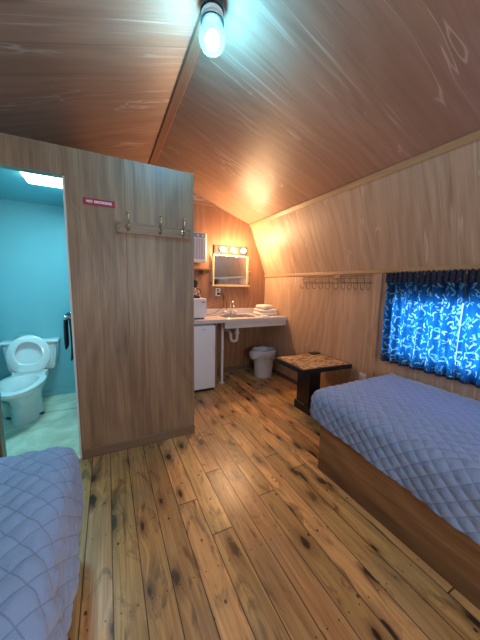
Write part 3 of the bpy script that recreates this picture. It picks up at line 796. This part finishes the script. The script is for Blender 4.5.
# ---------------------------------------------------------------- beds
def bedspread(x_in, sgn, x_far, y_back, y_end, ztop, r, Dside, Dend, q, puff, wr, name, label, seed):
    # fabric laid over the top and down the side (sgn direction) and the end (+y)
    m = MB(); bm = m.bm; st = .0075
    xi = x_in; yi = y_end - r
    wide = abs(xi - x_far); nx1 = int(wide/st)
    ny1 = int((yi - y_back)/st); nsk = int(max(Dside(y_back), Dside(0), Dend)/st)
    grid = []; UVS = {}
    arc = r*PI/2
    for j in range(ny1 + nsk + 1):
        row = []
        for i in range(nx1 + nsk + 1):
            ya = y_back + (yi - y_back)*min(j, ny1)/ny1
            fx = max(0, i - nx1)/nsk; fy = max(0, j - ny1)/nsk
            xa = x_far + (xi - x_far)*min(i, nx1)/nx1
            f = max(fx, fy)
            if f > 0:
                hyp = math.hypot(fx, fy); nxv, nyv = fx/hyp, fy/hyp
                D = Dside(ya)*nxv*nxv + Dend*nyv*nyv
                d = f*D
                if d < arc: h = r*math.sin(d/r); dz = r*(1 - math.cos(d/r)); nh, nv = math.sin(d/r), math.cos(d/r)
                else: h = r + (d - arc)*.02; dz = r + (d - arc); nh, nv = 1, .0
            else: nxv = nyv = 0; h = dz = 0; nh, nv = 0, 1; d = 0
            X = xa + sgn*nxv*h; Y = ya + nyv*h; Z = ztop - dz
            N = Vector((sgn*nxv*nh, nyv*nh, nv)).normalized() if (nh or nv) else Vector((0, 0, 1))
            U = (xa - x_far)*sgn + d*nxv; V = ya + d*nyv
            w = noise.noise(Vector((U*2.2, V*2.2, seed)))*.25
            a_ = (U + V*.92)/q + w*.22; b_ = (U - V*.92)/q - w*.22
            pf = (abs(math.sin(PI*a_))*abs(math.sin(PI*b_)))**.42
            k = noise.noise(Vector((U*5, V*5, seed+3)))*wr + noise.noise(Vector((U*14 + V*6, V*14 - U*6, seed+8)))*wr*.5 + abs(noise.noise(Vector((U*30, V*22, seed+5))))*wr*.35
            if d > arc: k += math.sin(V*17 + U*3 + seed)*.006*min(1, (d-arc)/.15)*(1 if nxv > .5 else .3)
            P = Vector((X, Y, Z)) + N*(puff*pf + k)
            if fx == 0 and i < 3: P.z -= 0
            vv = bm.verts.new(P); UVS[vv] = (a_, b_); row.append(vv)
        grid.append(row)
    for j in range(len(grid)-1):
        for i in range(len(grid[0])-1):
            bm.faces.new((grid[j][i], grid[j][i+1], grid[j+1][i+1], grid[j+1][i]))
    bm.verts.index_update(); uvl = [UVS[v] for v in bm.verts]
    o = m.build(name, M_quilt, smooth='all', loc=(x_far + sgn*wide/2, y_end, 0))
    lay = o.data.uv_layers['UVMap'].data
    for l in o.data.loops: lay[l.index].uv = uvl[l.vertex_index]
    md = o.modifiers.new('thick', 'SOLIDIFY'); md.thickness = .010; md.offset = -1
    return tag(o, label, 'bedspread', 'quilted bedspreads on the two beds')

def bed(x0, x1, y0, y1, zb, mz, mx0, mx1, my1, label):
    t = thing('bed', ((x0+x1)/2, (y0+y1)/2, 0), label, 'bed')
    m = MB(); m.box(x0, x1, y0, y1, 0, zb, .004)
    m.build('bed_base', M_bed, t, grain='y')
    MB().box(mx0, mx1, y0+.01, my1, zb+.001, mz, .045, 4).build('mattress', M_matt, t, smooth=True)
    return t
bed(1.357, XR-.012, -.62, 1.345, .365, .56, 1.375, XR-.02, 1.40, 'low plywood bed against the window wall, white mattress peeping under its cover')
def dr(y): 
    k = min(1, max(0, (1.36 - y)/.95)); return .25 + .075*k**.8 + max(0, (.4 - y))*.06
bedspread(1.422, -1, XR-.03, -.62, 1.475, .585, .085, dr, .225, .075, .010, .005, 'quilted_bedspread', 'blue diamond-quilted bedspread on the bed below the printed curtains', 2.0)
bed(XL+.012, -.27, -.62, 1.36, .335, .545, XL+.02, -.235, 1.40, 'low bed in front of the washroom doorway, hidden under its blue cover')
bedspread(-.250, 1, XL+.03, -.62, 1.475, .565, .08, lambda y: .40, .40, .088, .009, .013, 'quilted_bedspread', 'blue quilted bedspread on the bed in front of the washroom doorway', 11.0)

# ---------------------------------------------------------------- hook rack on the side wall
t = thing('wire_hook_rack', (XR, 2.22, 1.40), 'long tan wire coat rack with looped hooks below the wall trim', 'coat rack')
Y0, Y1 = 1.72, 2.73
m = MB()
for z, dx in ((1.475, .012), (1.447, .03), (1.405, .012)): m.tube([(XR-dx, Y0, z), (XR-dx, Y1, z)], .0038, 6)
m.build('rails', M_rack, t, smooth=True)
MB().box(XR-.016, XR, 2.11, 2.19, 1.40, 1.49, .004).build('mounting_block', M_trim, t)
n = 11
ys = [Y1-.04 - i*(.50/5) for i in range(5)] + [2.04 - i*(.30/5+.0) for i in range(6)]
for y in [Y1-.03, Y1-.14, Y1-.25, Y1-.36, Y1-.47, 2.14, 2.04, 1.96, 1.88, 1.80, 1.73]:
    pts = [(XR-.008, y, 1.478), (XR-.032, y, 1.447), (XR-.012, y, 1.405), (XR-.012, y, 1.37)]
    pts += [(XR-.012-.028+.028*math.cos(a), y, 1.36-.028*math.sin(a)) for a in [PI*k/8 for k in range(0, 9)]] + [(XR-.07, y, 1.385)]
    MB().tube(pts, .0036, 6).build('hook', M_rack, t, smooth=True)

# ---------------------------------------------------------------- curtains
def curtain(y0, y1, label, seed):
    t = thing('window_curtain', (XR-.05, (y0+y1)/2, .70), label, 'curtain', 'printed curtains over the side window')
    NY, NZ = int((y1-y0)/.006), 46
    full = 1.5
    def build(z0, z1, name, mm, parent, amp, nz_, fr):
        m = MB(); rows = []; L = m.bm.loops.layers.uv.new('UVMap')
        for j in range(nz_+1):
            z = z0 + (z1-z0)*j/nz_
            row = []
            for i in range(NY+1):
                y = y0 + (y1-y0)*i/NY
                ph = y*fr + noise.noise(Vector((y*4, z*1.2, seed)))*3.0
                tt = (z-.7)/.8
                x = XR - .055 + amp*math.sin(ph)*(1.0+.6*(1-tt)) + .3*amp*math.sin(y*fr*2.3+z*3)
                zz = z
                if name == 'curtain_panel' and j == 0: zz = z
                zz += (-.012*math.sin(ph*.5+1) + .02*((y-.8)))*max(0, 1 - (z-z0)/.4)*(1 if name == 'curtain_panel' else 0)
                if name == 'ruffle' and j == nz_: zz += .008*math.sin(y*180)
                row.append(m.bm.verts.new((x, y, zz)))
            rows.append(row)
        for j in range(nz_):
            for i in range(NY):
                f = m.bm.faces.new((rows[j][i], rows[j][i+1], rows[j+1][i+1], rows[j+1][i]))
                for l, (a, b) in zip(f.loops, ((i, j), (i+1, j), (i+1, j+1), (i, j+1))):
                    l[L].uv = ((y0 + (y1-y0)*a/NY)*full, z0 + (z1-z0)*b/nz_)
        bm = m.bm; me = bpy.data.meshes.new(name)
        bmesh.ops.translate(bm, verts=bm.verts, vec=-Vector(t['_base'])); bm.to_mesh(me); bm.free(); me.materials.append(mm)
        for p in me.polygons: p.use_smooth = True
        o = bpy.data.objects.new(name, me); COL.objects.link(o); o.parent = t
        return o
    build(.70, 1.405, 'curtain_panel', M_curtain, t, .014, NZ, 70.0)
    build(1.40, 1.492, 'ruffle', M_head, t, .010, 8, 150.0)
    build(.692, .712, 'hem', M_head, t, .014, 2, 70.0).location = (-.001, 0, 0)
    return t
curtain(1.232, 1.545, 'blue fish-print curtain panel nearest the wall rack', 1.0)
curtain(.950, 1.228, 'blue fish-print curtain panel between the two bright gaps', 4.0)
curtain(-.2, .946, 'blue fish-print curtain panel cut off by the right edge of the view', 7.0)
t = thing('curtain_rod', (XR-.055, .7, 1.452), 'thin rod threaded through the ruffled tops of the printed curtains', 'rod')
MB().tube([(XR-.028, -.22, 1.452), (XR-.028, 1.56, 1.452)], .005, 8).build('rod', M_steel, t, smooth=True)
for y in (-.215, 1.557): MB().tube([(XR-.028, y, 1.452), (XR, y, 1.452)], .005).build('bracket', M_steel, t, smooth=True)

for o in bpy.data.objects:
    if '_base' in o: del o['_base']
